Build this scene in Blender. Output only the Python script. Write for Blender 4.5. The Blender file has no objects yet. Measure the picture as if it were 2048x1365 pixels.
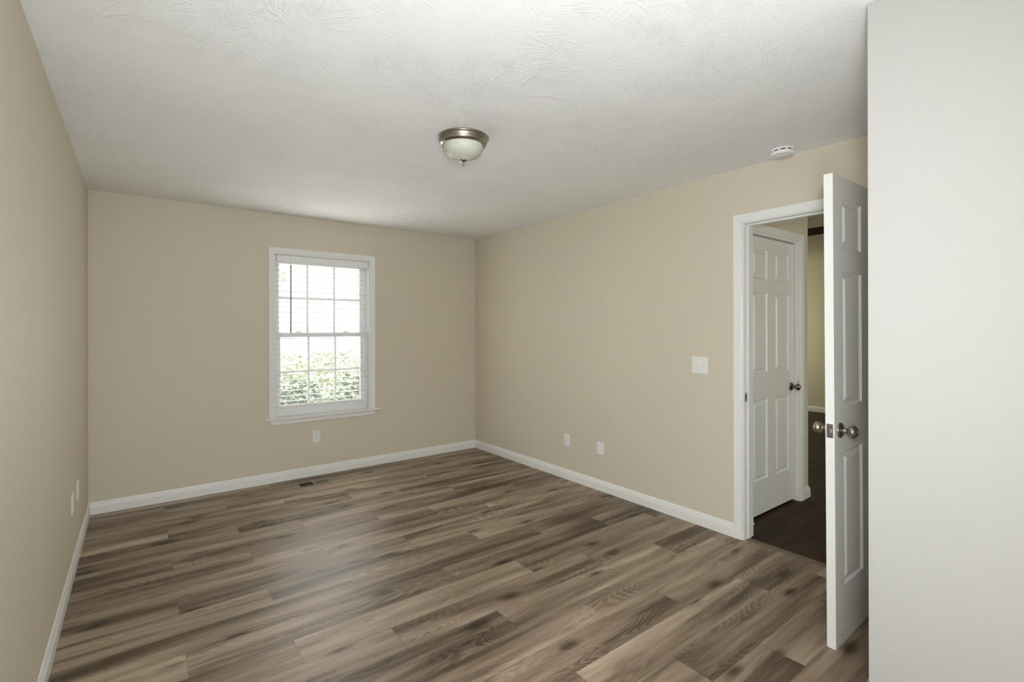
import bpy, bmesh, math, random
from mathutils import Vector, Matrix
R = math.radians
S = bpy.context.scene
C = S.collection

# ------------------------------------------------------------------ camera, sky, sun, lamps, exposure
cam_d = bpy.data.cameras.new('camera'); cam = bpy.data.objects.new('camera', cam_d); C.objects.link(cam)
cam_d.sensor_fit = 'HORIZONTAL'; cam_d.sensor_width = 36.0
cam_d.lens = 36.0 * 980.0 / 2048.0
cam_d.shift_y = -23.5 / 2048.0
cam_d.clip_start = 0.02
cam.matrix_world = (Matrix.Translation((0, 0, 1.386)) @ Matrix.Rotation(R(-37.37), 4, 'Z')
                    @ Matrix.Rotation(R(90), 4, 'X') @ Matrix.Rotation(-0.0021, 4, 'Z'))
S.camera = cam

W = bpy.data.worlds.new('sky'); S.world = W; W.use_nodes = True
nt = W.node_tree; bg = nt.nodes['Background']
bg.inputs[0].default_value = (0.93, 0.97, 1.0, 1); bg.inputs[1].default_value = 1.9

def lamp(name, kind, loc, rot, energy, color=(1, 1, 1), **kw):
    d = bpy.data.lights.new(name, kind); d.energy = energy; d.color = color
    for k, v in kw.items(): setattr(d, k, v)
    o = bpy.data.objects.new(name, d); C.objects.link(o); o.location = loc; o.rotation_euler = rot
    return o
SUN = lamp('sun', 'SUN', (0, -5, 10), (R(32), 0, R(-12)), 4.5, (1.0, 0.96, 0.88), angle=R(1.0))
# daylight entering the room through the bedroom window
WIN = lamp('window_daylight', 'AREA', (1.432, 5.06, 1.34), (R(-90), 0, 0), 13, (0.97, 0.985, 0.97), shape='RECTANGLE', size=0.86, size_y=1.45, specular_factor=0.5)
GLOW = lamp('window_glow', 'AREA', (1.432, 4.80, 1.34), (R(-90), 0, 0), 11.5, (0.97, 0.985, 0.96), shape='RECTANGLE', size=0.84, size_y=1.42, specular_factor=0.3)
# added fill light behind the photographer, no window is known there
REAR = lamp('rear_fill', 'AREA', (0.45, -1.96, 1.35), (R(90), 0, 0), 14, (1.0, 0.985, 0.94), shape='RECTANGLE', size=1.2, size_y=1.5)
# the photographer's flash head and an added fill point below it
FLASH = lamp('camera_flash', 'SPOT', (0.05, -0.05, 1.60), (R(92), 0, R(-38)), 130, (0.875, 0.945, 1.0), spot_size=R(120), spot_blend=0.8, shadow_soft_size=0.1, specular_factor=0.3)
CAM_FILL = lamp('camera_fill', 'POINT', (0.10, -0.15, 1.05), (0, 0, 0), 72, (0.875, 0.945, 1.0), shadow_soft_size=0.22, specular_factor=0.3)
# added lamps standing in for unseen daylight beyond the doorway
HALL = lamp('living_fill', 'AREA', (8.1, 4.9, 1.35), (R(-90), 0, 0), 25, (0.97, 1.0, 0.72), shape='RECTANGLE', size=0.8, size_y=1.0, specular_factor=0.2)
HALL2 = lamp('hall_fill', 'AREA', (4.9, -0.76, 1.35), (R(90), 0, R(14)), 25, (1.0, 1.0, 0.86), shape='RECTANGLE', size=1.0, size_y=1.5, specular_factor=0.2)

S.view_settings.view_transform = 'Standard'; S.view_settings.look = 'None'
S.view_settings.gamma = 1.0; S.view_settings.use_curve_mapping = False
S.view_settings.exposure = 0.06

# ------------------------------------------------------------------ material helpers
def newmat(name):
    m = bpy.data.materials.new(name); m.use_nodes = True
    n = m.node_tree; b = n.nodes['Principled BSDF']
    return m, n, b
def N(n, t, **kw):
    nd = n.nodes.new(t)
    for k, v in kw.items(): setattr(nd, k, v)
    return nd
def math_(n, op, a, b=None, c=None, clamp=False):
    nd = n.nodes.new('ShaderNodeMath'); nd.operation = op; nd.use_clamp = clamp
    for i, v in enumerate((a, b, c)):
        if v is None: continue
        if isinstance(v, (int, float)): nd.inputs[i].default_value = v
        else: n.links.new(v, nd.inputs[i])
    return nd.outputs[0]
def comb(n, x, y, z):
    nd = n.nodes.new('ShaderNodeCombineXYZ')
    for i, v in enumerate((x, y, z)):
        if isinstance(v, (int, float)): nd.inputs[i].default_value = v
        else: n.links.new(v, nd.inputs[i])
    return nd.outputs[0]
def noise(n, vec, scale, detail=2.0, rough=0.5, dist=0.0, dim='3D'):
    nd = n.nodes.new('ShaderNodeTexNoise'); nd.noise_dimensions = dim
    n.links.new(vec, nd.inputs['Vector']); nd.inputs['Scale'].default_value = scale
    nd.inputs['Detail'].default_value = detail; nd.inputs['Roughness'].default_value = rough
    nd.inputs['Distortion'].default_value = dist
    return nd.outputs[0]
def ramp(n, fac, stops):
    nd = n.nodes.new('ShaderNodeValToRGB'); e = nd.color_ramp.elements
    while len(e) < len(stops): e.new(0.5)
    for i, (p, c) in enumerate(stops):
        e[i].position = p; e[i].color = (*c, 1)
    n.links.new(fac, nd.inputs[0]); return nd.outputs[0]
def mix(n, fac, a, b, mode='MIX'):
    nd = n.nodes.new('ShaderNodeMix'); nd.data_type = 'RGBA'; nd.blend_type = mode
    for s, v in ((nd.inputs[0], fac), (nd.inputs[6], a), (nd.inputs[7], b)):
        if isinstance(v, (int, float)): s.default_value = v
        elif isinstance(v, tuple): s.default_value = (*v, 1)
        else: n.links.new(v, s)
    return nd.outputs[2]
def bump(n, b, h, strength, dist):
    nd = n.nodes.new('ShaderNodeBump'); nd.inputs['Strength'].default_value = strength
    nd.inputs['Distance'].default_value = dist
    n.links.new(h, nd.inputs['Height']); n.links.new(nd.outputs[0], b.inputs['Normal'])
def objco(n): return n.nodes.new('ShaderNodeTexCoord').outputs['Object']

def mat_paint(name, col, rough=0.5, spec=0.4, tex=0.0, var=0.0):
    m, n, b = newmat(name)
    b.inputs['Roughness'].default_value = rough; b.inputs['Specular IOR Level'].default_value = spec
    co = objco(n)
    v = noise(n, co, 3.0, 2)
    c = mix(n, math_(n, 'MULTIPLY', v, var), col, tuple(x * 0.9 for x in col))
    n.links.new(c, b.inputs['Base Color'])
    if tex > 0:
        bump(n, b, noise(n, co, 260.0, 2.0), tex, 0.0006)
    return m
def mat_metal(name, col, rough):
    m, n, b = newmat(name)
    b.inputs['Base Color'].default_value = (*col, 1); b.inputs['Metallic'].default_value = 1.0
    co = objco(n)
    r = math_(n, 'ADD', math_(n, 'MULTIPLY', noise(n, co, 5, 1), 0.06), rough - 0.03)
    n.links.new(r, b.inputs['Roughness'])
    return m

M = {}
M['wall'] = mat_paint('beige_wall_paint', (0.645, 0.585, 0.472), 0.6, 0.14, 0.25, 0.06)
M['flash_wall'] = mat_paint('flash_washed_wall_paint', (0.405, 0.395, 0.376), 0.6, 0.15, 0.25, 0.03)  # neutral tone puts the flash's wash into the nearest wall's colour
M['trim'] = mat_paint('white_trim_paint', (0.80, 0.79, 0.765), 0.32, 0.5)
M['door'] = mat_paint('white_door_paint', (0.76, 0.75, 0.72), 0.36, 0.45)
M['vinyl'] = mat_paint('white_vinyl', (0.82, 0.83, 0.82), 0.35, 0.5)
M['blind'] = mat_paint('white_blind_slats', (0.82, 0.82, 0.80), 0.4, 0.4)
M['plastic'] = mat_paint('white_plastic', (0.80, 0.79, 0.77), 0.3, 0.5)
M['backlit_and_grey'] = mat_paint('backlit_and_grey_plastic', (0.16, 0.165, 0.16), 0.35, 0.5)  # pale wand's backlit darkness put into the colour; the indicator is plain grey
M['dark'] = mat_paint('dark_slot', (0.015, 0.013, 0.012), 0.7, 0.2)
M['nickel'] = mat_metal('brushed_nickel', (0.36, 0.33, 0.28), 0.30)
M['bronze'] = mat_metal('dark_nickel', (0.22, 0.205, 0.185), 0.28)
M['steel'] = mat_metal('latch_steel', (0.33, 0.32, 0.31), 0.33)
M['register'] = mat_paint('taupe_register_enamel', (0.215, 0.18, 0.135), 0.4, 0.5)
M['blade'] = mat_paint('dark_fan_blade', (0.022, 0.018, 0.013), 0.5, 0.4)

def mat_ceiling():
    m, n, b = newmat('stomped_ceiling_texture')
    b.inputs['Base Color'].default_value = (0.88, 0.88, 0.875, 1); b.inputs['Roughness'].default_value = 0.85
    b.inputs['Specular IOR Level'].default_value = 0.2
    co = objco(n)
    layers = []
    for i, (sc, rot) in enumerate(((7.2, 0.3), (5.9, 1.1), (8.6, 2.2))):
        mp = N(n, 'ShaderNodeMapping'); n.links.new(co, mp.inputs[0]); mp.inputs['Rotation'].default_value = (0, 0, rot)
        mp.inputs['Location'].default_value = (i * 3.7, i * 1.9, 0)
        wob = noise(n, mp.outputs[0], 9.0, 1)
        vor = N(n, 'ShaderNodeTexVoronoi', voronoi_dimensions='2D'); vor.inputs['Scale'].default_value = sc
        n.links.new(mp.outputs[0], vor.inputs['Vector'])
        cr = N(n, 'ShaderNodeSeparateColor'); n.links.new(vor.outputs['Color'], cr.inputs[0])
        th = math_(n, 'MULTIPLY', cr.outputs[1], 6.2832)
        piv = comb(n, math_(n, 'MULTIPLY', math_(n, 'COSINE', th), 0.13), math_(n, 'MULTIPLY', math_(n, 'SINE', th), 0.13), 0)
        sub = N(n, 'ShaderNodeVectorMath', operation='SUBTRACT')
        n.links.new(mp.outputs[0], sub.inputs[0]); n.links.new(vor.outputs['Position'], sub.inputs[1])
        sub2 = N(n, 'ShaderNodeVectorMath', operation='SUBTRACT')
        n.links.new(sub.outputs[0], sub2.inputs[0]); n.links.new(piv, sub2.inputs[1])
        sx = N(n, 'ShaderNodeSeparateXYZ'); n.links.new(sub2.outputs[0], sx.inputs[0])
        ln = N(n, 'ShaderNodeVectorMath', operation='LENGTH'); n.links.new(sub2.outputs[0], ln.inputs[0])
        ang = math_(n, 'ARCTAN2', math_(n, 'ABSOLUTE', sx.outputs[1]), sx.outputs[0])
        a2 = math_(n, 'ADD', ang, math_(n, 'MULTIPLY', wob, 0.25))
        vec = comb(n, math_(n, 'MULTIPLY', a2, 25.0), math_(n, 'MULTIPLY', ln.outputs[1], 13.0), math_(n, 'MULTIPLY', cr.outputs[0], 40.0))
        st = noise(n, vec, 1.0, 2.0, 0.55)
        st = math_(n, 'MINIMUM', math_(n, 'MAXIMUM', math_(n, 'SUBTRACT', st, 0.50), 0.0), 0.16)
        fade = math_(n, 'MULTIPLY_ADD', vor.outputs['Distance'], -1.5, 1.3, clamp=True)
        layers.append(math_(n, 'MULTIPLY', st, fade))
    patch = noise(n, co, 2.2, 1.0)
    pm = math_(n, 'MULTIPLY_ADD', patch, 3.0, -1.0, clamp=True)
    h = math_(n, 'MAXIMUM', math_(n, 'MAXIMUM', layers[0], layers[1]), layers[2])
    h = math_(n, 'MULTIPLY', h, math_(n, 'ADD', math_(n, 'MULTIPLY', pm, 0.75), 0.25))
    h = math_(n, 'ADD', h, math_(n, 'MULTIPLY', noise(n, co, 120, 2), 0.03))
    bump(n, b, h, 0.6, 0.022)
    return m
M['ceiling'] = mat_ceiling()

def mat_floor():
    m, n, b = newmat('grey_brown_oak_planks')
    tc = objco(n); sp = N(n, 'ShaderNodeSeparateXYZ'); n.links.new(tc, sp.inputs[0])
    X, Y = sp.outputs[0], sp.outputs[1]
    PW, PL = 0.1825, 1.242
    ry = math_(n, 'DIVIDE', math_(n, 'SUBTRACT', Y, 1.60), PW)
    k = math_(n, 'FLOOR', ry)
    km = math_(n, 'FLOORED_MODULO', k, 3.0)
    off = math_(n, 'ADD', math_(n, 'MULTIPLY', km, -0.39), 0.55)
    off = math_(n, 'ADD', off, math_(n, 'MULTIPLY', math_(n, 'GREATER_THAN', km, 1.5), -0.08))
    rx = math_(n, 'DIVIDE', math_(n, 'SUBTRACT', X, off), PL)
    j = math_(n, 'FLOOR', rx)
    wn = N(n, 'ShaderNodeTexWhiteNoise', noise_dimensions='2D'); n.links.new(comb(n, math_(n, 'ADD', j, 7.3), math_(n, 'ADD', k, 2.1), 0), wn.inputs[0])
    r1 = wn.outputs[0]
    sc_ = N(n, 'ShaderNodeSeparateColor'); n.links.new(wn.outputs[1], sc_.inputs[0]); r2, r3 = sc_.outputs[0], sc_.outputs[1]
    fy = math_(n, 'SUBTRACT', ry, k); fx = math_(n, 'SUBTRACT', rx, j)
    gx = math_(n, 'ADD', X, math_(n, 'MULTIPLY', r2, 37.0)); gz = math_(n, 'MULTIPLY', r1, 53.0)
    gy = math_(n, 'ADD', Y, math_(n, 'MULTIPLY', r3, 11.0))
    # broad streaks along the board
    v1 = comb(n, math_(n, 'MULTIPLY', gx, 0.85), math_(n, 'MULTIPLY', gy, 8.5), gz)
    s1 = noise(n, v1, 1.0, 3.0, 0.55, 0.4)
    # medium figure
    v2 = comb(n, math_(n, 'MULTIPLY', gx, 2.6), math_(n, 'MULTIPLY', gy, 40.0), gz)
    s2 = noise(n, v2, 1.0, 3.0, 0.6, 0.2)
    # fine pores
    v3 = comb(n, math_(n, 'MULTIPLY', gx, 14.0), math_(n, 'MULTIPLY', gy, 420.0), gz)
    s3 = noise(n, v3, 1.0, 2.0, 0.6)
    # cathedral contour lines
    v4 = comb(n, math_(n, 'MULTIPLY', gx, 1.5), math_(n, 'MULTIPLY', gy, 7.5), math_(n, 'ADD', gz, 9.0))
    f4 = noise(n, v4, 1.0, 1.0, 0.4, 0.15)
    con = math_(n, 'SINE', math_(n, 'MULTIPLY', f4, 190.0))
    msk = math_(n, 'MULTIPLY_ADD', noise(n, comb(n, math_(n, 'MULTIPLY', gx, 1.3), math_(n, 'MULTIPLY', gy, 6.0), math_(n, 'ADD', gz, 21.0)), 1.0, 1.0), 5.0, -2.3, clamp=True)
    # knots
    kv = N(n, 'ShaderNodeTexVoronoi', voronoi_dimensions='2D'); kv.inputs['Scale'].default_value = 1.0
    n.links.new(comb(n, math_(n, 'MULTIPLY', gx, 1.9), math_(n, 'MULTIPLY', gy, 4.6), 0), kv.inputs['Vector'])
    kc = N(n, 'ShaderNodeSeparateColor'); n.links.new(kv.outputs['Color'], kc.inputs[0])
    ksel = math_(n, 'GREATER_THAN', kc.outputs[0], 0.5)
    kd = math_(n, 'ADD', kv.outputs['Distance'], math_(n, 'MULTIPLY', math_(n, 'SUBTRACT', s2, 0.5), 0.10))
    kn = math_(n, 'MULTIPLY', math_(n, 'POWER', math_(n, 'MULTIPLY_ADD', kd, -5.2, 1.0, clamp=True), 1.6), ksel)
    # sum tone
    t = math_(n, 'MULTIPLY', math_(n, 'SUBTRACT', r1, 0.5), 0.20)
    t = math_(n, 'ADD', t, math_(n, 'MULTIPLY', math_(n, 'SUBTRACT', s1, 0.5), 1.55))
    t = math_(n, 'ADD', t, math_(n, 'MULTIPLY', math_(n, 'SUBTRACT', s2, 0.5), 0.42))
    t = math_(n, 'ADD', t, math_(n, 'MULTIPLY', math_(n, 'SUBTRACT', s3, 0.5), 0.22))
    t = math_(n, 'ADD', t, math_(n, 'MULTIPLY', math_(n, 'MULTIPLY', con, msk), 0.11))
    t = math_(n, 'SUBTRACT', t, math_(n, 'MULTIPLY', msk, 0.08))
    t = math_(n, 'SUBTRACT', t, math_(n, 'MULTIPLY', kn, 0.55))
    t = math_(n, 'ADD', math_(n, 'MULTIPLY', t, 1.02), 0.53, clamp=True)
    col = ramp(n, t, [(0.0, (0.034, 0.022, 0.013)), (0.28, (0.100, 0.069, 0.044)), (0.50, (0.215, 0.156, 0.107)),
                      (0.75, (0.345, 0.265, 0.190)), (1.0, (0.50, 0.40, 0.30))])
    # seams
    ey = math_(n, 'MULTIPLY', math_(n, 'MINIMUM', fy, math_(n, 'SUBTRACT', 1.0, fy)), PW)
    ex = math_(n, 'MULTIPLY', math_(n, 'MINIMUM', fx, math_(n, 'SUBTRACT', 1.0, fx)), PL)
    ed = math_(n, 'MINIMUM', ey, ex)
    seam = math_(n, 'MULTIPLY_ADD', ed, -1.0 / 0.0016, 1.0, clamp=True)
    col = mix(n, math_(n, 'MULTIPLY', seam, 0.55), col, (0.035, 0.025, 0.017))
    n.links.new(col, b.inputs['Base Color'])
    rg = math_(n, 'ADD', math_(n, 'MULTIPLY', s3, 0.10), 0.40)
    n.links.new(rg, b.inputs['Roughness']); b.inputs['Specular IOR Level'].default_value = 0.35
    h = math_(n, 'SUBTRACT', math_(n, 'MULTIPLY', s3, 0.12), seam)
    bump(n, b, h, 0.25, 0.0008)
    return m
M['floor'] = mat_floor()

def mat_hallfloor():
    m, n, b = newmat('dark_brown_wood_floor')
    tc = objco(n); sp = N(n, 'ShaderNodeSeparateXYZ'); n.links.new(tc, sp.inputs[0])
    v = comb(n, math_(n, 'MULTIPLY', sp.outputs[0], 1.3), math_(n, 'MULTIPLY', sp.outputs[1], 12.0), 0.0)
    s1 = noise(n, v, 1.0, 4.0, 0.6, 0.3)
    c = ramp(n, s1, [(0.25, (0.018, 0.009, 0.005)), (0.75, (0.060, 0.034, 0.021))])
    n.links.new(c, b.inputs['Base Color']); b.inputs['Roughness'].default_value = 0.55; b.inputs['Specular IOR Level'].default_value = 0.15
    return m
M['hall_floor'] = mat_hallfloor()

def mat_glass():
    m, n, b = newmat('clear_window_glass'); n.nodes.remove(b)
    out = n.nodes['Material Output']
    tr = N(n, 'ShaderNodeBsdfTransparent'); tr.inputs[0].default_value = (0.95, 0.965, 0.955, 1)
    gl = N(n, 'ShaderNodeBsdfGlossy'); gl.inputs['Roughness'].default_value = 0.02
    fr = N(n, 'ShaderNodeFresnel'); fr.inputs[0].default_value = 1.45
    mx = N(n, 'ShaderNodeMixShader')
    n.links.new(fr.outputs[0], mx.inputs[0]); n.links.new(tr.outputs[0], mx.inputs[1]); n.links.new(gl.outputs[0], mx.inputs[2])
    n.links.new(mx.outputs[0], out.inputs[0])
    return m
M['glass'] = mat_glass()
def mat_frost():
    m, n, b = newmat('frosted_ribbed_glass')
    b.inputs['Base Color'].default_value = (0.62, 0.62, 0.545, 1); b.inputs['Roughness'].default_value = 0.42
    b.inputs['Specular IOR Level'].default_value = 0.35
    return m
M['frost'] = mat_frost()
def mat_leaf(name, c1, c2):
    m, n, b = newmat(name)
    v = noise(n, objco(n), 9.0, 2)
    n.links.new(mix(n, v, c1, c2), b.inputs['Base Color']); b.inputs['Roughness'].default_value = 0.6
    return m
M['leaf'] = mat_leaf('shrub_leaves', (0.28, 0.32, 0.27), (0.50, 0.53, 0.46))
M['tree'] = mat_leaf('tree_leaves', (0.46, 0.50, 0.38), (0.66, 0.68, 0.55))
M['bark'] = mat_leaf('grey_bark', (0.40, 0.37, 0.33), (0.55, 0.52, 0.47))
M['hedge'] = mat_leaf('pale_hedge_leaves', (0.56, 0.60, 0.47), (0.74, 0.76, 0.63))
M['lawn'] = mat_leaf('pale_lawn', (0.44, 0.46, 0.34), (0.60, 0.60, 0.48))

# ------------------------------------------------------------------ object helpers
class MB:
    def __init__(s): s.bm = bmesh.new(); s.mats = []
    def mi(s, m):
        if m not in s.mats: s.mats.append(m)
        return s.mats.index(m)
    def box(s, x0, x1, y0, y1, z0, z1, bev=0.0, m=None, rot=None):
        vs = [s.bm.verts.new((x, y, z)) for x in (x0, x1) for y in (y0, y1) for z in (z0, z1)]
        q = [(0, 1, 3, 2), (4, 6, 7, 5), (0, 4, 5, 1), (2, 3, 7, 6), (0, 2, 6, 4), (1, 5, 7, 3)]
        fs = [s.bm.faces.new([vs[i] for i in f]) for f in q]
        if m is not None:
            for f in fs: f.material_index = s.mi(m)
        if rot is not None:
            bmesh.ops.transform(s.bm, matrix=rot, verts=vs)
        if bev > 0:
            es = list({e for f in fs for e in f.edges})
            bmesh.ops.bevel(s.bm, geom=es, offset=bev, segments=2, affect='EDGES', profile=0.5)
        return s
    def face(s, pts, m=None):
        f = s.bm.faces.new([s.bm.verts.new(p) for p in pts])
        if m is not None: f.material_index = s.mi(m)
        return s
    def lathe(s, prof, seg=64, mat=None, axis=None, rib=None):
        """prof: list of (r, z) ; revolved around local z ; mat a Matrix applied to the result"""
        rings = []; allv = []
        for r, z in prof:
            if r < 1e-6:
                v = s.bm.verts.new((0, 0, z)); rings.append([v]); allv.append(v)
            else:
                ring = []
                for i in range(seg):
                    a = 2 * math.pi * i / seg
                    rr = r + (rib(i, r, z) if rib else 0)
                    ring.append(s.bm.verts.new((rr * math.cos(a), rr * math.sin(a), z)))
                rings.append(ring); allv += ring
        for a, b in zip(rings, rings[1:]):
            for i in range(seg):
                i2 = (i + 1) % seg
                if len(a) == 1 and len(b) == 1: continue
                if len(a) == 1: f = s.bm.faces.new((a[0], b[i2], b[i]))
                elif len(b) == 1: f = s.bm.faces.new((a[i], a[i2], b[0]))
                else: f = s.bm.faces.new((a[i], a[i2], b[i2], b[i]))
                f.smooth = True
                if mat is not None: pass
        if axis is not None: bmesh.ops.transform(s.bm, matrix=axis, verts=allv)
        return s
    def tube(s, pts, r, seg=8):
        pts = [Vector(p) for p in pts]; rings = []
        for i, p in enumerate(pts):
            d = (pts[min(i + 1, len(pts) - 1)] - pts[max(i - 1, 0)]).normalized()
            u = d.orthogonal().normalized(); w = d.cross(u)
            rings.append([s.bm.verts.new(p + r * (math.cos(2 * math.pi * k / seg) * u + math.sin(2 * math.pi * k / seg) * w)) for k in range(seg)])
        for a, b in zip(rings, rings[1:]):
            for i in range(seg):
                f = s.bm.faces.new((a[i], a[(i + 1) % seg], b[(i + 1) % seg], b[i])); f.smooth = True
        s.bm.faces.new(rings[0][::-1]); s.bm.faces.new(rings[-1])
        return s
    def loft(s, rows, close=False, caps=True):
        """rows: list of point lists of equal length, skinned row to row (each row is a closed cross-section if close)"""
        vr = [[s.bm.verts.new(p) for p in r] for r in rows]
        nn = len(rows[0])
        for a, b in zip(vr, vr[1:]):
            for i in range(nn if close else nn - 1):
                s.bm.faces.new((a[i], a[(i + 1) % nn], b[(i + 1) % nn], b[i]))
        if close and caps:
            s.bm.faces.new(vr[0][::-1]); s.bm.faces.new(vr[-1])
        return s
    def build(s, name, mat, parent=None, loc=None, smooth=False):
        bmesh.ops.recalc_face_normals(s.bm, faces=s.bm.faces[:])
        me = bpy.data.meshes.new(name); s.bm.to_mesh(me); s.bm.free()
        me.materials.append(mat)
        if s.mats:
            me.materials.clear()
            for m in s.mats: me.materials.append(m)
        o = bpy.data.objects.new(name, me); C.objects.link(o)
        if smooth:
            for p in me.polygons: p.use_smooth = True
        if parent is not None: o.parent = parent
        if loc is not None: o.location = loc
        return o
def tag(o, label, cat, group=None, kind=None):
    o['label'] = label; o['category'] = cat
    if group: o['group'] = group
    if kind: o['kind'] = kind
    return o
def empty(name, loc, rot=(0, 0, 0)):
    o = bpy.data.objects.new(name, None); C.objects.link(o); o.location = loc; o.rotation_euler = rot
    o.empty_display_size = 0.05
    return o
def struct(o, label, cat): return tag(o, label, cat, kind='structure')

# room numbers -------------------------------------------------------
XL, XR, YB, H = -0.297, 3.154, 4.84, 2.44
WT = 0.12
CX, CY = 1.878, 0.5605         # outer corner of the closet wall in the foreground
YF = -2.0
HX1 = XR + WT                   # hall face of the right wall
HY = 1.73                       # hall side wall
HCX = 4.39                      # hall corner
FX, FY0, FY1 = 8.97, -0.8, 5.0
DY0, DY1, DZ = 0.868, 1.628, 2.075     # bedroom doorway
WX0, WX1, WZ0, WZ1 = 0.995, 1.868, 0.560, 2.085  # window opening
T = 0.16

# ------------------------------------------------------------------ shell
o = MB().box(XL - T, HX1 - 0.075, YF - T, YB + T, -0.12, 0).build('floor', M['floor'])
struct(o, 'grey brown oak plank floor of the empty bedroom', 'floor')
o = MB().box(HX1 - 0.075, FX + T, FY0 - T, FY1 + T, -0.12, 0).build('floor_hall', M['hall_floor'])
struct(o, 'dark brown wood floor of the hall beyond the doorway', 'floor')
o = MB().box(XL - T, HX1, YF - T, YB + T, H, H + 0.12).build('ceiling', M['ceiling'])
struct(o, 'white stomp textured bedroom ceiling', 'ceiling')
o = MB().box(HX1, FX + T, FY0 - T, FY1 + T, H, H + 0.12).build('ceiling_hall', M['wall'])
struct(o, 'shaded ceiling of the hall beyond the doorway', 'ceiling')

b = MB()
b.box(XL - T, WX0, YB, YB + T, -0.7, H).box(WX1, HX1, YB, YB + T, -0.7, H)
b.box(WX0, WX1, YB, YB + T, WZ1, H).box(WX0, WX1, YB, YB + T, -0.7, WZ0)
struct(b.build('wall_back', M['wall']), 'beige back wall with the window', 'wall')
struct(MB().box(XL - T, XL, YF - T, YB, 0, H).build('wall_left', M['wall']), 'beige left wall with two blank plates near the corner', 'wall')
b = MB()
b.box(XR, HX1, DY1 + 0.02, YB, 0, H).box(XR, HX1, CY, DY0 - 0.02, 0, H).box(XR, HX1, DY0 - 0.02, DY1 + 0.02, DZ + 0.02, H)
struct(b.build('wall_right', M['wall']), 'beige right wall with the open doorway', 'wall')
struct(MB().box(CX, CX + WT, YF, CY, 0, H).build('wall_closet', M['flash_wall']), 'flash-washed wall at the right edge, nearest to the viewer', 'wall')
struct(MB().box(CX + WT, HX1, CY - WT, CY, 0, H).build('wall_closet_back', M['wall']), 'beige wall behind the open door, out of view', 'wall')
b = MB().box(XL - T, -0.2, YF - T, YF, 0, H).box(1.1, CX + WT, YF - T, YF, 0, H)
b.box(-0.2, 1.1, YF - T, YF, 0, 0.55).box(-0.2, 1.1, YF - T, YF, 2.15, H).box(-0.2, 1.1, YF - T, YF - T + 0.02, 0.55, 2.15)
struct(b.build('wall_front', M['wall']), 'beige wall behind the viewer', 'wall')
# hall and living area
HD0, HD1 = 3.44, 4.215          # hall door leaf
b = MB().box(HX1, HD0 - 0.02, HY, HY + WT, 0, H).box(HD1 + 0.02, HCX, HY, HY + WT, 0, H).box(HD0 - 0.02, HD1 + 0.02, HY, HY + WT, 2.085, H)
b.box(HD0 - 0.02, HD1 + 0.02, HY + WT - 0.01, HY + WT, 0, 2.085)
b.box(HCX - WT, HCX, HY + WT, FY1, 0, H)
struct(b.build('wall_hall', M['wall']), 'shaded hall wall around the closed white door', 'wall')
struct(MB().box(FX, FX + T, FY0, FY1, 0, H).build('wall_far', M['wall']), 'far living area wall seen through the doorway', 'wall')
b = MB().box(HX1, FX + T, FY0 - T, FY0, 0, H).box(HCX - WT, FX + T, FY1, FY1 + T, 0, H).box(HX1 - WT, HX1, FY0, CY - WT, 0, H)
struct(b.build('wall_living', M['wall']), 'outer walls of the living area, out of view', 'wall')

# ------------------------------------------------------------------ baseboards
BP = [(0.0, 0.0), (0.0135, 0.0), (0.0135, 0.056), (0.0115, 0.060), (0.0105, 0.068), (0.0085, 0.071), (0.0075, 0.079), (0.005, 0.085), (0.003, 0.090), (0.0, 0.091)]
def baseboard(name, path, label, closed_ends=True):
    """path: list of (x,y, nx,ny) wall points with the mitre direction the thickness grows along"""
    rows = [[(x + nx * t, y + ny * t, z) for t, z in BP] for x, y, nx, ny in path]
    o = MB().loft(rows, close=True).build(name, M['trim'])
    return struct(o, label, 'baseboard')
baseboard('baseboard_back', [(XL, YB, 1, -1), (XR, YB, -1, -1)], 'white baseboard along the back wall under the window')
baseboard('baseboard_left', [(XL, YF, 1, 0), (XL, YB, 1, -1)], 'white baseboard along the left wall')
baseboard('baseboard_right', [(XR, YB, -1, -1), (XR, 1.683, -1, 0)], 'white baseboard along the right wall up to the doorway')
baseboard('baseboard_hall', [(4.272, HY, 0, -1), (HCX, HY, 1, -1), (HCX, FY1, 1, 0)], 'short white hall baseboard turning the corner')
baseboard('baseboard_far', [(FX, FY0, -1, 0), (FX, FY1, -1, 0)], 'white baseboard on the far living area wall')

# ------------------------------------------------------------------ casings
CP = [(0.000, 0.000), (0.000, 0.010), (0.003, 0.0115), (0.006, 0.010), (0.009, 0.0095), (0.013, 0.0125), (0.016, 0.013), (0.024, 0.0145), (0.050, 0.0185), (0.056, 0.0185), (0.058, 0.016), (0.058, 0.0)]
def casing_rows(u0, u1, z1, z0, P):
    """profile run up the left side, across, down the right: P(u, z, h) -> point"""
    rows = []
    for (cu, su, cz, sz) in ((u0, -1, z0, 0), (u0, -1, z1, 1), (u1, 1, z1, 1), (u1, 1, z0, 0)):
        rows.append([P(cu + su * o_, cz + sz * o_, h) for o_, h in CP])
    return rows
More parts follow.
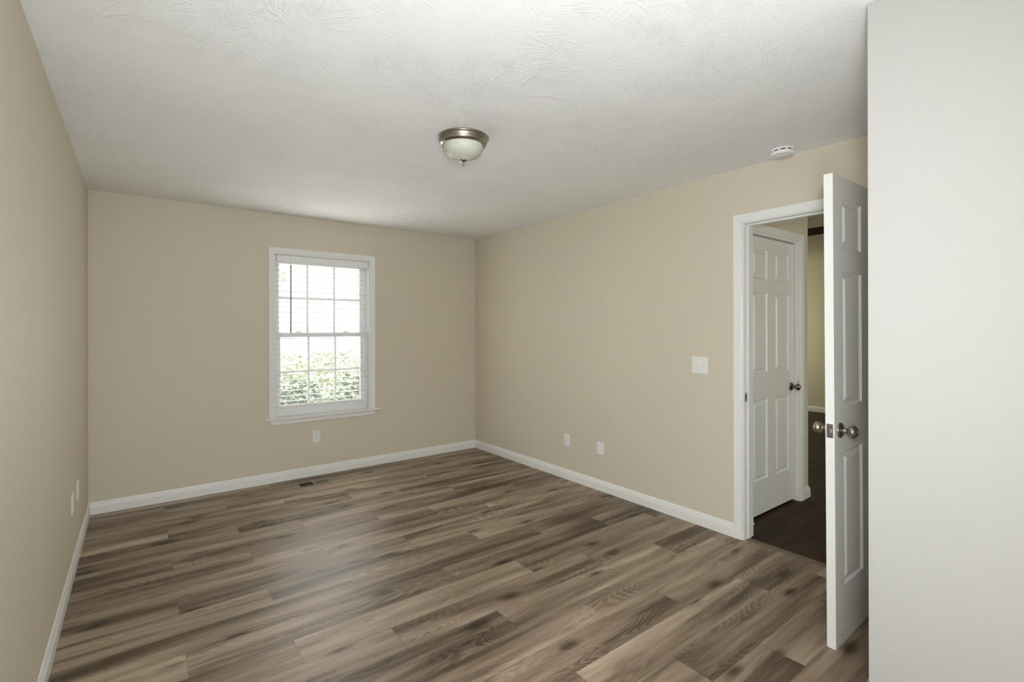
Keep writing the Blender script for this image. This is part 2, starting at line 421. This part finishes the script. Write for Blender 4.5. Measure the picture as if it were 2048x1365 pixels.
# bedroom doorway: casing plus lined jamb and stop
PX = lambda u, z, h: (XR - h, u, z)
tr = MB().loft(casing_rows(DY0 - 0.006, DY1 + 0.006 - 0.012 + 0.012, DZ + 0.004, 0, PX), close=True).build('trim_1', M['trim'])
struct(tr, 'white casing around the open bedroom doorway', 'trim')
jb = MB()
jb.box(XR - 0.0005, HX1 + 0.0005, DY1, DY1 + 0.02, 0, DZ + 0.02)
jb.box(XR - 0.0005, HX1 + 0.0005, DY0 - 0.02, DY0, 0, DZ + 0.02)
jb.box(XR - 0.0005, HX1 + 0.0005, DY0, DY1, DZ, DZ + 0.02)
jb.build('jamb', M['trim'], tr)
sb = MB()
sb.box(XR + 0.038, XR + 0.072, DY1 - 0.011, DY1, 0, DZ, 0.002).box(XR + 0.038, XR + 0.072, DY0, DY0 + 0.011, 0, DZ, 0.002).box(XR + 0.038, XR + 0.072, DY0 + 0.011, DY1 - 0.011, DZ - 0.011, DZ, 0.002)
sb.build('door_stop_bead', M['trim'], tr)
PXh = lambda u, z, h: (HX1 + h, u, z)
MB().loft(casing_rows(DY0 - 0.006, DY1 + 0.006, DZ + 0.004, 0, PXh), close=True).build('hall_side_casing', M['trim'], tr)
sp_ = MB().box(XR + 0.026, XR + 0.0275, DY1 - 0.002, DY1 + 0.001, 0.905, 0.965)
sp_.box(XR + 0.010, XR + 0.036, DY1 - 0.002, DY1 + 0.001, 0.905, 0.965, 0.0008)
spo = sp_.build('strike_plate', M['steel'], tr)
MB().box(XR + 0.016, XR + 0.028, DY1 - 0.0026, DY1 + 0.001, 0.92, 0.95).build('strike_hole', M['dark'], spo)
# hall door casing and jamb
PY = lambda u, z, h: (u, HY - h, z)
t2 = MB().loft(casing_rows(HD0 - 0.009, HD1 + 0.009 - 0.002, 2.083, 0, PY), close=True).build('trim_2', M['trim'])
struct(t2, 'white casing around the closed hall door', 'trim')
jb = MB().box(HD0 - 0.02, HD0 - 0.003, HY, HY + WT, 0, 2.083).box(HD1 + 0.003, HD1 + 0.02, HY, HY + WT, 0, 2.083).box(HD0 - 0.003, HD1 + 0.003, HY, HY + WT, 2.070, 2.083)
jb.build('jamb', M['trim'], t2)
# transition strip
st = MB()
st.loft([[(3.165, y, 0.0), (3.170, y, 0.004), (3.184, y, 0.0075), (3.198, y, 0.0075), (3.209, y, 0.004), (3.213, y, 0.0)] for y in (DY0 + 0.0005, DY1 - 0.0115)], close=True)
so = st.build('threshold_strip', mat_paint('taupe_strip', (0.135, 0.10, 0.07), 0.4, 0.5, 0, 0.4))
struct(so, 'taupe transition strip in the doorway between the two floors', 'threshold')

# ------------------------------------------------------------------ six-panel doors
PSTEP = [(0.0, 0.0), (0.0035, 0.0060), (0.009, 0.0105), (0.015, 0.0105), (0.036, 0.0025), (0.039, 0.0020)]
def door_leaf(Wd, Hd, Td, stile, mull):
    """local: x 0..-Wd from the hinge, y 0..Td (front face y=0, back y=Td), z 0..Hd"""
    pw = (Wd - 2 * stile - mull) / 2
    xs = [0, -stile, -stile - pw, -stile - pw - mull, -Wd + stile, -Wd]
    zs = [0, 0.252, 0.842, 1.040, 1.634, 1.740, 1.955, Hd]
    b = MB(); bm = b.bm
    for face, sgn in ((0.0, 1), (Td, -1)):
        g = [[bm.verts.new((x, face, z)) for z in zs] for x in xs]
        for i in range(5):
            for j in range(7):
                if i in (1, 3) and j in (1, 3, 5):
                    x0, x1, z0, z1 = xs[i], xs[i + 1], zs[j], zs[j + 1]
                    prev = [g[i][j], g[i + 1][j], g[i + 1][j + 1], g[i][j + 1]]
                    for off, dep in PSTEP[1:]:
                        y = face + sgn * dep
                        cur = [bm.verts.new(p) for p in ((x0 - off, y, z0 + off), (x1 + off, y, z0 + off), (x1 + off, y, z1 - off), (x0 - off, y, z1 - off))]
                        for q in range(4):
                            bm.faces.new((prev[q], prev[(q + 1) % 4], cur[(q + 1) % 4], cur[q]))
                        prev = cur
                    bm.faces.new(prev)
                else:
                    bm.faces.new((g[i][j], g[i + 1][j], g[i + 1][j + 1], g[i][j + 1]))
        if sgn == 1: ga = g
        else: gb = g
    for j in range(7):
        for i in (0, 5): bm.faces.new((ga[i][j], ga[i][j + 1], gb[i][j + 1], gb[i][j]))
    for i in range(5):
        for j in (0, 7): bm.faces.new((ga[i][j], ga[i + 1][j], gb[i + 1][j], gb[i][j]))
    return b
ROSE = [(0.0, 0.0), (0.0325, 0.0), (0.0335, 0.002), (0.0325, 0.005), (0.029, 0.008), (0.022, 0.0095), (0.016, 0.010), (0.0, 0.010)]
def KNOB(point):
    p = [(0.0, 0.008), (0.0135, 0.008), (0.0135, 0.020), (0.0125, 0.024), (0.0115, 0.028), (0.0125, 0.031), (0.019, 0.035), (0.0245, 0.041),
         (0.0265, 0.049), (0.0258, 0.056), (0.022, 0.062), (0.015, 0.0665), (0.007, 0.069)]
    if point: p += [(0.0045, 0.0695), (0.004, 0.073), (0.0025, 0.077), (0.0, 0.0795)]
    else: p += [(0.0, 0.0695)]
    return p
def add_knob(parent, x, z, y, front, mat, point):
    ax = Matrix.Translation((x, y, z)) @ Matrix.Rotation(R(90 if front else -90), 4, 'X')
    k = MB().lathe(KNOB(point), 40, axis=ax).build('door_knob', mat, parent)
    MB().lathe(ROSE, 48, axis=ax).build('rosette', mat, k)
    return k
def add_hinge(parent, z, y, mat):
    h = MB().lathe([(0, -0.045), (0.006, -0.045), (0.006, 0.045), (0, 0.045)], 16, axis=Matrix.Translation((0.004, y, z)))
    h.box(-0.0015, 0.0, 0.004, 0.032, z - 0.045, z + 0.045)
    return h.build('hinge', mat, parent)

DW, DH, DT = 0.762, 2.052, 0.035
d1 = door_leaf(DW, DH, DT, 0.100, 0.105).build('door_1', M['door'])
d1.location = (XR - 0.006, 0.831, 0.010); d1.rotation_euler = (0, R(-0.75), R(0.0))
struct(d1, 'white six-panel bedroom door standing open on its knob edge', 'door')
for front in (True, False):
    add_knob(d1, -DW + 0.058, 0.942, 0.0 if front else DT, front, M['nickel'], front)
lp = MB().box(-DW - 0.0014, -DW + 0.001, 0.005, 0.030, 0.914, 0.974, 0.0006).build('latch_plate', M['steel'], d1)
MB().box(-DW - 0.0075, -DW, 0.0115, 0.0235, 0.935, 0.954, 0.002).build('latch_bolt', M['steel'], lp)
for z in (0.924, 0.964):
    MB().lathe([(0, -0.0018), (0.0036, -0.0018), (0.0036, 0.001), (0, 0.001)], 14, axis=Matrix.Translation((-DW - 0.0005, 0.0175, z)) @ Matrix.Rotation(R(90), 4, 'Y')).build('screw', M['nickel'], lp)
for z in (0.22, 1.03, 1.83): add_hinge(d1, z, DT + 0.002, M['nickel'])

HW = HD1 - HD0
d2 = door_leaf(HW, 2.045, DT, 0.098, 0.13).build('door_2', M['door'])
d2.location = (HD0 + HW, HY + 0.032, 0.018)
struct(d2, 'closed white six-panel door in the hall', 'door')
add_knob(d2, -0.058, 0.905, 0.0, True, M['bronze'], False)
ks = MB().tube([(-0.028, -0.040, 0.935), (-0.028, -0.040, 0.9553)], 0.0025, 8).build('key_blade', M['bronze'], d2)

# ------------------------------------------------------------------ window
win = empty('window_1', (0, 0, 0))
struct(win, 'white double-hung window in the beige back wall', 'window')
# casing without the bottom side
JX0, JX1, JZ1, SZ = WX0 + 0.004, WX1 - 0.004, WZ1 - 0.012, 0.584
PB = lambda u, z, h: (u, YB - h, z)
MB().loft(casing_rows(JX0 - 0.006, JX1 + 0.004, JZ1 + 0.002, SZ, PB), close=True).build('casing', M['trim'], win)
jb = MB().box(WX0 - 0.001, JX0, YB - 0.0005, YB + 0.10, WZ0, WZ1).box(JX1, WX1 + 0.001, YB - 0.0005, YB + 0.10, WZ0, WZ1).box(JX0, JX1, YB - 0.0005, YB + 0.10, JZ1, WZ1)
jb.build('jamb_liner', M['trim'], win)
sl = MB().box(0.899, 1.987, YB - 0.035, YB - 0.0002, 0.566, SZ, 0.004).box(JX0, JX1, YB - 0.0002, YB + 0.10, 0.566, SZ)
sl.build('stool', M['trim'], win)
ap = [(0.0, 0.0), (0.010, 0.0), (0.012, 0.006), (0.0135, 0.012), (0.012, 0.024), (0.015, 0.034), (0.017, 0.044), (0.017, 0.0465), (0.0, 0.0465)]
rows = []
for x0, sg in ((0.936, 1), (1.934, -1)):
    rows.append([(x0 + sg * 0.030 * (1 - z / 0.0465), YB - t_, 0.5195 + z) for t_, z in ap])
MB().loft(rows, close=True).build('apron', M['trim'], win)
# vinyl unit
FYa, FYb = YB + 0.080, YB + 0.150
fr = MB().box(JX0, JX0 + 0.022, FYa, FYb, SZ, JZ1).box(JX1 - 0.022, JX1, FYa, FYb, SZ, JZ1)
fr.box(JX0 + 0.022, JX1 - 0.022, FYa, FYb, JZ1 - 0.03, JZ1).box(JX0 + 0.022, JX1 - 0.022, FYa, FYb, SZ, SZ + 0.022)
fr.build('window_frame', M['vinyl'], win)
def sash(name, y0, y1, z0, z1, bot, top, side, px):
    x0, x1 = JX0 + 0.020, JX1 - 0.020
    s = MB().box(x0, x0 + side, y0, y1, z0, z1, 0.002).box(x1 - side, x1, y0, y1, z0, z1, 0.002)
    s.box(x0 + side, x1 - side, y0, y1, z0, z0 + bot, 0.002).box(x0 + side, x1 - side, y0, y1, z1 - top, z1, 0.002)
    so_ = s.build(name, M['vinyl'], win)
    gx0, gx1, gz0, gz1 = x0 + side, x1 - side, z0 + bot, z1 - top
    ym = (y0 + y1) / 2
    g = MB()
    for i in (1, 2):
        xm = gx0 + (gx1 - gx0) * i / 3
        g.box(xm - 0.009, xm + 0.009, ym - 0.005, ym + 0.005, gz0, gz1)
    zm = (gz0 + gz1) / 2
    g.box(gx0, gx1, ym - 0.0049, ym + 0.0049, zm - 0.009, zm + 0.009)
    g.build('muntin', M['vinyl'], so_)
    MB().box(gx0 - 0.004, gx1 + 0.004, ym - 0.0015, ym + 0.0015, gz0 - 0.004, gz1 + 0.004).build('pane', M['glass'], so_)
    return so_
ZM = 1.338
sash('upper_sash', YB + 0.118, YB + 0.146, ZM - 0.02, JZ1 - 0.028, 0.042, 0.038, 0.030, 0)
ls = sash('lower_sash', YB + 0.086, YB + 0.114, SZ + 0.02, ZM + 0.018, 0.060, 0.040, 0.034, 0)
for x in (1.215, 1.66):
    lk = MB().box(x - 0.030, x + 0.030, YB + 0.088, YB + 0.112, ZM + 0.018, ZM + 0.026, 0.003)
    lk.lathe([(0, 0), (0.011, 0), (0.010, 0.010), (0, 0.012)], 20, axis=Matrix.Translation((x, YB + 0.10, ZM + 0.025)))
    lk.box(x - 0.004, x + 0.028, YB + 0.090, YB + 0.099, ZM + 0.028, ZM + 0.035, 0.002)
    lk.build('sash_lock', M['vinyl'], ls)

# ------------------------------------------------------------------ blind
bl = empty('window_blind', (1.432, YB + 0.045, JZ1))
tag(bl, 'white horizontal slat blind lowered in the window with slats open', 'blind')
def L(x, y, z): return (x - 1.432, y - (YB + 0.045), z - JZ1)
bx0, bx1 = JX0 + 0.006, JX1 - 0.006
def lbox(b, x0, x1, y0, y1, z0, z1, bev=0.0):
    a, c = L(x0, y0, z0), L(x1, y1, z1); return b.box(a[0], c[0], a[1], c[1], a[2], c[2], bev)
# valance with a moulded front
vp = [(0.014, 0.0), (0.004, 0.0), (0.000, -0.008), (0.002, -0.020), (0.004, -0.034), (0.0015, -0.048), (0.0005, -0.058), (0.003, -0.066), (0.014, -0.066)]
rows = [[L(x, YB - 0.004 + a, JZ1 - 0.0015 + z) for a, z in vp] for x in (bx0 + 0.002, bx1 - 0.001)]
v = MB().loft(rows, close=True).build('valance', M['blind'], bl)
lbox(MB(), bx0, bx1, YB + 0.018, YB + 0.070, JZ1 - 0.048, JZ1 - 0.002, 0.002).build('headrail', M['blind'], bl)
PITCH, zt = 0.0485, 1.982
slat_y0, slat_y1 = YB + 0.020, YB + 0.070
sx0, sx1 = bx0 + 0.002, bx1 - 0.006
i = 0
first = None
NS = 27
for i in range(NS):
    z = zt - i * PITCH
    if z < 0.70: break
    if first is None:
        rows = []
        for xx in (sx0, sx1):
            top = [(slat_y0 + (slat_y1 - slat_y0) * t / 6, 0.0022 * (1 - (t / 3 - 1) ** 2)) for t in range(7)]
            ring = [L(xx, yy, JZ1 + zz + 0.0014) for yy, zz in top] + [L(xx, yy, JZ1 + zz - 0.0014) for yy, zz in reversed(top)]
            rows.append(ring)
        s_ = MB().loft(rows, close=True).build('slat', M['blind'], bl)
        first = s_
    else:
        s_ = first.copy(); C.objects.link(s_); s_.parent = bl
    s_.location = (0, 0, z - JZ1)
    s_.rotation_euler = (R(-1.0 + 1.2 * math.sin(i * 2.1)), 0, 0)
br = MB()
prof = [(0.0, 0.004), (0.004, 0.012), (0.012, 0.0175), (0.025, 0.019), (0.038, 0.0175), (0.046, 0.012), (0.050, 0.004), (0.048, -0.004), (0.040, -0.007), (0.010, -0.007), (0.002, -0.004)]
br.loft([[L(x, slat_y0 + a, 0.668 + z) for a, z in prof] for x in (sx0, sx1)], close=True)
br.build('bottom_rail', M['blind'], bl)
for x in (1.135, 1.46, 1.775):
    lc = MB()
    for yy in (slat_y0 - 0.001, slat_y1 + 0.001):
        lc.tube([L(x, yy, 0.68), L(x, yy, JZ1 - 0.045)], 0.0008, 6)
    lc.build('ladder_cord', M['blind'], bl)
wd = MB().tube([L(1.128, YB + 0.010, 1.985), L(1.126, YB + 0.008, 1.36)], 0.0050, 8)
wd.tube([L(1.128, YB + 0.010, 1.985), L(1.130, YB + 0.025, 2.022)], 0.0018, 6)
wd.build('tilt_wand', M['backlit_and_grey'], bl)

# ------------------------------------------------------------------ ceiling light
cl = empty('ceiling_light', (1.424, 2.303, H))
tag(cl, 'flush ceiling light with ribbed frosted bowl and nickel pan', 'ceiling light')
pan = [(0.0, 0.0), (0.139, 0.0), (0.1415, -0.003), (0.1415, -0.007), (0.139, -0.010), (0.136, -0.012), (0.134, -0.018), (0.130, -0.027), (0.126, -0.032),
       (0.127, -0.035), (0.125, -0.039), (0.120, -0.041), (0.118, -0.045), (0.114, -0.047), (0.110, -0.046), (0.108, -0.041), (0.0, -0.036)]
MB().lathe(pan, 96).build('pan', M['nickel'], cl)
bowl = [(0.109, -0.040), (0.109, -0.047), (0.108, -0.056), (0.105, -0.067), (0.100, -0.078), (0.092, -0.089), (0.081, -0.099), (0.067, -0.107), (0.052, -0.113), (0.037, -0.117), (0.026, -0.120), (0.015, -0.124), (0.0, -0.126)]
def rib(i, r, z): return 0.0017 * min(1.0, max(0.0, (r - 0.035) / 0.05)) * (1 if i % 2 else -1)
MB().lathe(bowl, 168, rib=rib).build('glass_bowl', M['frost'], cl)
fin = [(0.0, -0.120), (0.014, -0.1205), (0.0200, -0.1235), (0.0200, -0.127), (0.015, -0.1305), (0.009, -0.1335), (0.005, -0.137), (0.0042, -0.142), (0.0055, -0.147), (0.0058, -0.152), (0.004, -0.156), (0.0, -0.1575)]
MB().lathe(fin, 32).build('finial', M['nickel'], cl)

# ------------------------------------------------------------------ smoke detector
sd = empty('smoke_detector', (3.018, 1.325, H))
tag(sd, 'round white smoke detector on the ceiling above the doorway', 'smoke detector')
MB().lathe([(0.0, 0.0), (0.066, 0.0), (0.067, -0.003), (0.066, -0.009), (0.0, -0.009)], 64).build('mounting_base', M['plastic'], sd)
MB().lathe([(0.0, -0.008), (0.0585, -0.008), (0.0585, -0.017), (0.0, -0.017)], 64).build('vent_gap', M['dark'], sd)
for i in range(10):
    a = 2 * math.pi * i / 10 + 0.15
    MB().box(0.055, 0.0625, -0.006, 0.006, -0.0175, -0.008, rot=Matrix.Rotation(a, 4, 'Z')).build('vent_rib', M['plastic'], sd)
cvr = MB().lathe([(0.0, -0.0160), (0.0635, -0.0160), (0.0645, -0.018), (0.0640, -0.029), (0.061, -0.034), (0.053, -0.036), (0.045, -0.0365), (0.044, -0.0355), (0.041, -0.0355), (0.040, -0.0370), (0.0, -0.0385)], 64).build('cover', M['plastic'], sd)
MB().lathe([(0.0, -0.037), (0.011, -0.0375), (0.012, -0.039), (0.0105, -0.040), (0.0, -0.0402)], 24, axis=Matrix.Translation((-0.016, 0.012, 0))).build('test_button', M['plastic'], cvr)
MB().lathe([(0.0, -0.0375), (0.0022, -0.0377), (0.0018, -0.0392), (0.0, -0.0394)], 12, axis=Matrix.Translation((-0.030, -0.008, 0))).build('indicator_light', M['backlit_and_grey'], cvr)

# ------------------------------------------------------------------ wall plates (local: x along the wall, -y out of the wall, z up)
def plate_mesh(w, h):
    t = 0.0055
    b = MB(); rows = []
    for d, y in ((0, 0.0), (0, -0.0025), (0.003, -0.0048), (0.005, -t)):
        rows.append([(-w / 2 + d, y, -h / 2 + d), (w / 2 - d, y, -h / 2 + d), (w / 2 - d, y, h / 2 - d), (-w / 2 + d, y, h / 2 - d)])
    return b.loft(rows, close=True)
def screw(parent, x, z):
    ax = Matrix.Translation((x, -0.0052, z)) @ Matrix.Rotation(R(90), 4, 'X')
    return MB().lathe([(0, 0), (0.0032, 0), (0.0028, 0.0012), (0, 0.0015)], 14, axis=ax).build('screw', M['plastic'], parent)
ROT_B, ROT_R, ROT_L = (0, 0, 0), (0, 0, R(-90)), (0, 0, R(90))   # back, right, left walls
ol = empty('wall_outlet', (1.351, YB, 0.369), ROT_B)
tag(ol, 'white duplex outlet on the back wall under the window', 'outlet')
MB_ = plate_mesh(0.068, 0.112); MB_.build('cover_plate', M['plastic'], ol)
for z in (0.0195, -0.0195):
    rc = MB().box(-0.0165, 0.0165, -0.0072, -0.004, z - 0.0135, z + 0.0135, 0.0012).build('receptacle', M['plastic'], ol)
    sl_ = MB().box(-0.0082, -0.0054, -0.0078, -0.006, z - 0.004, z + 0.0045).box(0.0052, 0.0080, -0.0078, -0.006, z - 0.0034, z + 0.0036)
    sl_.box(-0.0026, 0.0026, -0.0078, -0.006, z + 0.0068, z + 0.0115)
    sl_.build('slot', M['dark'], rc)
screw(ol, 0, 0)
def blank(loc, rot, label):
    p = empty('blank_wall_plate', loc, rot)
    tag(p, label, 'wall plate', 'blank white wall plates low on the walls')
    plate_mesh(0.075, 0.114).build('cover_plate', M['plastic'], p)
    screw(p, 0, 0.042); screw(p, 0, -0.042)
    return p
blank((XR, 3.292, 0.358), ROT_R, 'blank white plate low on the right wall, nearer the far corner')
blank((XR, 2.881, 0.361), ROT_R, 'blank white plate low on the right wall, nearer the doorway')
blank((XL, 4.02, 0.401), ROT_L, 'blank white plate on the left wall, nearest the corner')
blank((XL, 3.72, 0.401), ROT_L, 'blank white plate on the left wall, second from the corner')
sw = empty('light_switch', (XR, 1.944, 1.130), ROT_R)
tag(sw, 'white double toggle light switch on the right wall by the doorway', 'light switch')
plate_mesh(0.122, 0.120).build('cover_plate', M['plastic'], sw)
for x, up in ((-0.023, 1), (0.023, -1)):
    tb = MB().box(-0.005, 0.005, -0.0068, -0.004, -0.012, 0.012, 0.0008)
    bmesh.ops.translate(tb.bm, vec=(x, 0, 0), verts=tb.bm.verts[:])
    tg = tb.build('toggle_bezel', M['plastic'], sw)
    MB().box(x - 0.0042, x + 0.0042, -0.017, -0.006, -0.0045, 0.0045, 0.0012, rot=Matrix.Rotation(R(14 * up), 4, 'X')).build('toggle', M['plastic'], tg)
    for z in (0.030, -0.030): screw(sw, x, z)

# ------------------------------------------------------------------ floor register
rg = empty('floor_register', (1.259, 4.597, 0.0))
tag(rg, 'taupe metal floor register in the planks under the window', 'floor register')
RW, RH = 0.285, 0.150
b = MB()
prof = [(0.0, 0.0), (0.006, 0.0055), (0.016, 0.006), (0.020, 0.005), (0.020, 0.001)]
rows = []
for (sx_, sy_) in ((-1, -1), (1, -1), (1, 1), (-1, 1), (-1, -1)):
    rows.append([(sx_ * (RW / 2 - d), sy_ * (RH / 2 - d), z) for d, z in prof])
b.loft(rows)
b.box(-0.007, 0.007, -RH / 2 + 0.018, RH / 2 - 0.018, 0.001, 0.0058)
b.build('frame', M['register'], rg)
MB().box(-RW / 2 + 0.018, RW / 2 - 0.018, -RH / 2 + 0.018, RH / 2 - 0.018, 0.0002, 0.0010).build('duct_shade_plate', M['dark'], rg)  # dark plate on the floor stands for the shade down the duct
for sg in (-1, 1):
    lb = MB()
    for i in range(11):
        x = sg * (0.0125 + i * 0.0105)
        rot = Matrix.Translation((x, 0, 0.0034)) @ Matrix.Rotation(R(42 * -sg), 4, 'Y')
        lb.box(-0.0028, 0.0028, -RH / 2 + 0.019, RH / 2 - 0.019, -0.0004, 0.0004, rot=rot)
    lb.build('louver_bank', M['register'], rg)

# ------------------------------------------------------------------ ceiling fan beyond the hall corner
fan = empty('ceiling_fan', (4.95, 2.55, H))
tag(fan, 'dark ceiling fan beyond the hall, one blade showing past the corner', 'ceiling fan')
MB().lathe([(0, 0), (0.07, 0), (0.065, -0.03), (0.02, -0.05), (0.0, -0.05)], 32).build('canopy', M['bronze'], fan)
MB().lathe([(0, -0.04), (0.013, -0.04), (0.013, -0.12), (0, -0.12)], 16).build('downrod', M['bronze'], fan)
MB().lathe([(0, -0.11), (0.06, -0.115), (0.10, -0.135), (0.105, -0.18), (0.08, -0.21), (0, -0.22)], 40).build('motor_housing', M['bronze'], fan)
for i in range(4):
    a = R(-93 + 90 * i)
    Rz = Matrix.Rotation(a, 4, 'Z')
    bmx = Rz @ Matrix.Translation((0, 0, -0.165)) @ Matrix.Rotation(R(-16), 4, 'X')
    bd = MB().box(0.17, 0.80, -0.07, 0.07, -0.005, 0.005, 0.004, rot=bmx).build('blade', M['blade'], fan)
    MB().box(0.07, 0.22, -0.018, 0.018, -0.012, -0.006, rot=bmx).build('blade_iron', M['bronze'], bd)

# ------------------------------------------------------------------ spring door stop at the foot of the hall side casing
ds = empty('door_stop', (HX1 + 0.016, 1.655, 0.0575))
tag(ds, 'tiny white door stop tip at the foot of the doorway', 'door stop')
AX = Matrix.Rotation(R(90), 4, 'Y')
MB().lathe([(0, 0), (0.010, 0), (0.010, 0.003), (0, 0.004)], 16, axis=AX).build('stop_base', M['plastic'], ds)
MB().lathe([(0, 0.003), (0.004, 0.003), (0.004, 0.030), (0, 0.030)], 12, axis=AX).build('rod', M['plastic'], ds)
MB().lathe([(0, 0.028), (0.007, 0.028), (0.007, 0.040), (0.004, 0.042), (0, 0.042)], 16, axis=AX).build('rubber_tip', M['plastic'], ds)

# ------------------------------------------------------------------ garden outside the window
gr = MB().box(-30, 40, YB + T, 60, -0.75, -0.65).build('lawn', M['lawn'])
struct(gr, 'pale sunlit lawn outside the window', 'lawn')
def foliage(b, cx, cy, cz, rx, ry, rz, n, size, rng):
    for _ in range(n):
        while True:
            p = Vector((rng.uniform(-1, 1), rng.uniform(-1, 1), rng.uniform(-1, 1)))
            if 0.25 < p.length < 1: break
        c = Vector((cx + p.x * rx, cy + p.y * ry, cz + p.z * rz))
        u = Vector((rng.uniform(-1, 1), rng.uniform(-1, 1), rng.uniform(-.6, .6))).normalized()
        w = u.cross(Vector((rng.uniform(-1, 1), rng.uniform(-1, 1), rng.uniform(-1, 1)))).normalized()
        s = size * rng.uniform(0.6, 1.3)
        b.face([c - u * s, c + w * s * 0.45, c + u * s, c - w * s * 0.45])
def shrub(x, y, r, h, seed, label):
    rng = random.Random(seed); e = empty('garden_shrub', (x, y, -0.65))
    tag(e, label, 'shrub', 'shrubs outside the window')
    f = MB(); foliage(f, 0, 0, h * 0.55, r, r * 0.9, h * 0.47, 1500, 0.045, rng); f.build('foliage', M['leaf'], e)
    st_ = MB()
    for k in range(5):
        a = k * 1.26; st_.tube([(0.03 * math.cos(a), 0.03 * math.sin(a), 0), (r * .3 * math.cos(a), r * .3 * math.sin(a), h * .55)], 0.012, 6)
    st_.build('stem', M['bark'], e)
shrub(1.34, 6.80, 0.36, 1.42, 3, 'grey green shrub seen behind the lower left panes')
shrub(1.97, 7.75, 0.40, 1.30, 5, 'low pale shrub seen behind the lower middle panes')
shrub(2.50, 6.8, 0.40, 1.46, 8, 'grey green shrub seen behind the lower right panes')
hd = empty('garden_hedge', (4.2, 14.0, -0.65)); tag(hd, 'long pale green hedge across the lawn beyond the shrubs', 'hedge')
hf = MB(); rng_ = random.Random(21)
foliage(hf, 0, 0, 0.72, 4.0, 0.6, 0.72, 2600, 0.10, rng_); hf.build('foliage', M['hedge'], hd)
def tree(x, y, h, r, seed, label):
    rng = random.Random(seed); e = empty('garden_tree', (x, y, -0.65)); tag(e, label, 'tree', 'trees beyond the lawn')
    tk = MB().tube([(0, 0, 0), (0.1, 0, h * .35), (-0.05, 0.1, h * .7)], 0.16, 10)
    for k in range(6):
        a = k * 1.05; tk.tube([(0.05, 0, h * .4), (r * .6 * math.cos(a), r * .6 * math.sin(a), h * (.65 + .05 * (k % 3)))], 0.05, 6)
    tk.build('trunk', M['bark'], e)
    f = MB(); foliage(f, 0, 0, h * .68, r, r, h * .34, 1500, 0.16, rng); f.build('foliage', M['tree'], e)
tree(3.7, 27.0, 9.5, 3.1, 11, 'leafy tree faint in the upper left panes')
tree(13.0, 29.0, 6.5, 2.6, 12, 'leafy tree faint in the upper right panes')
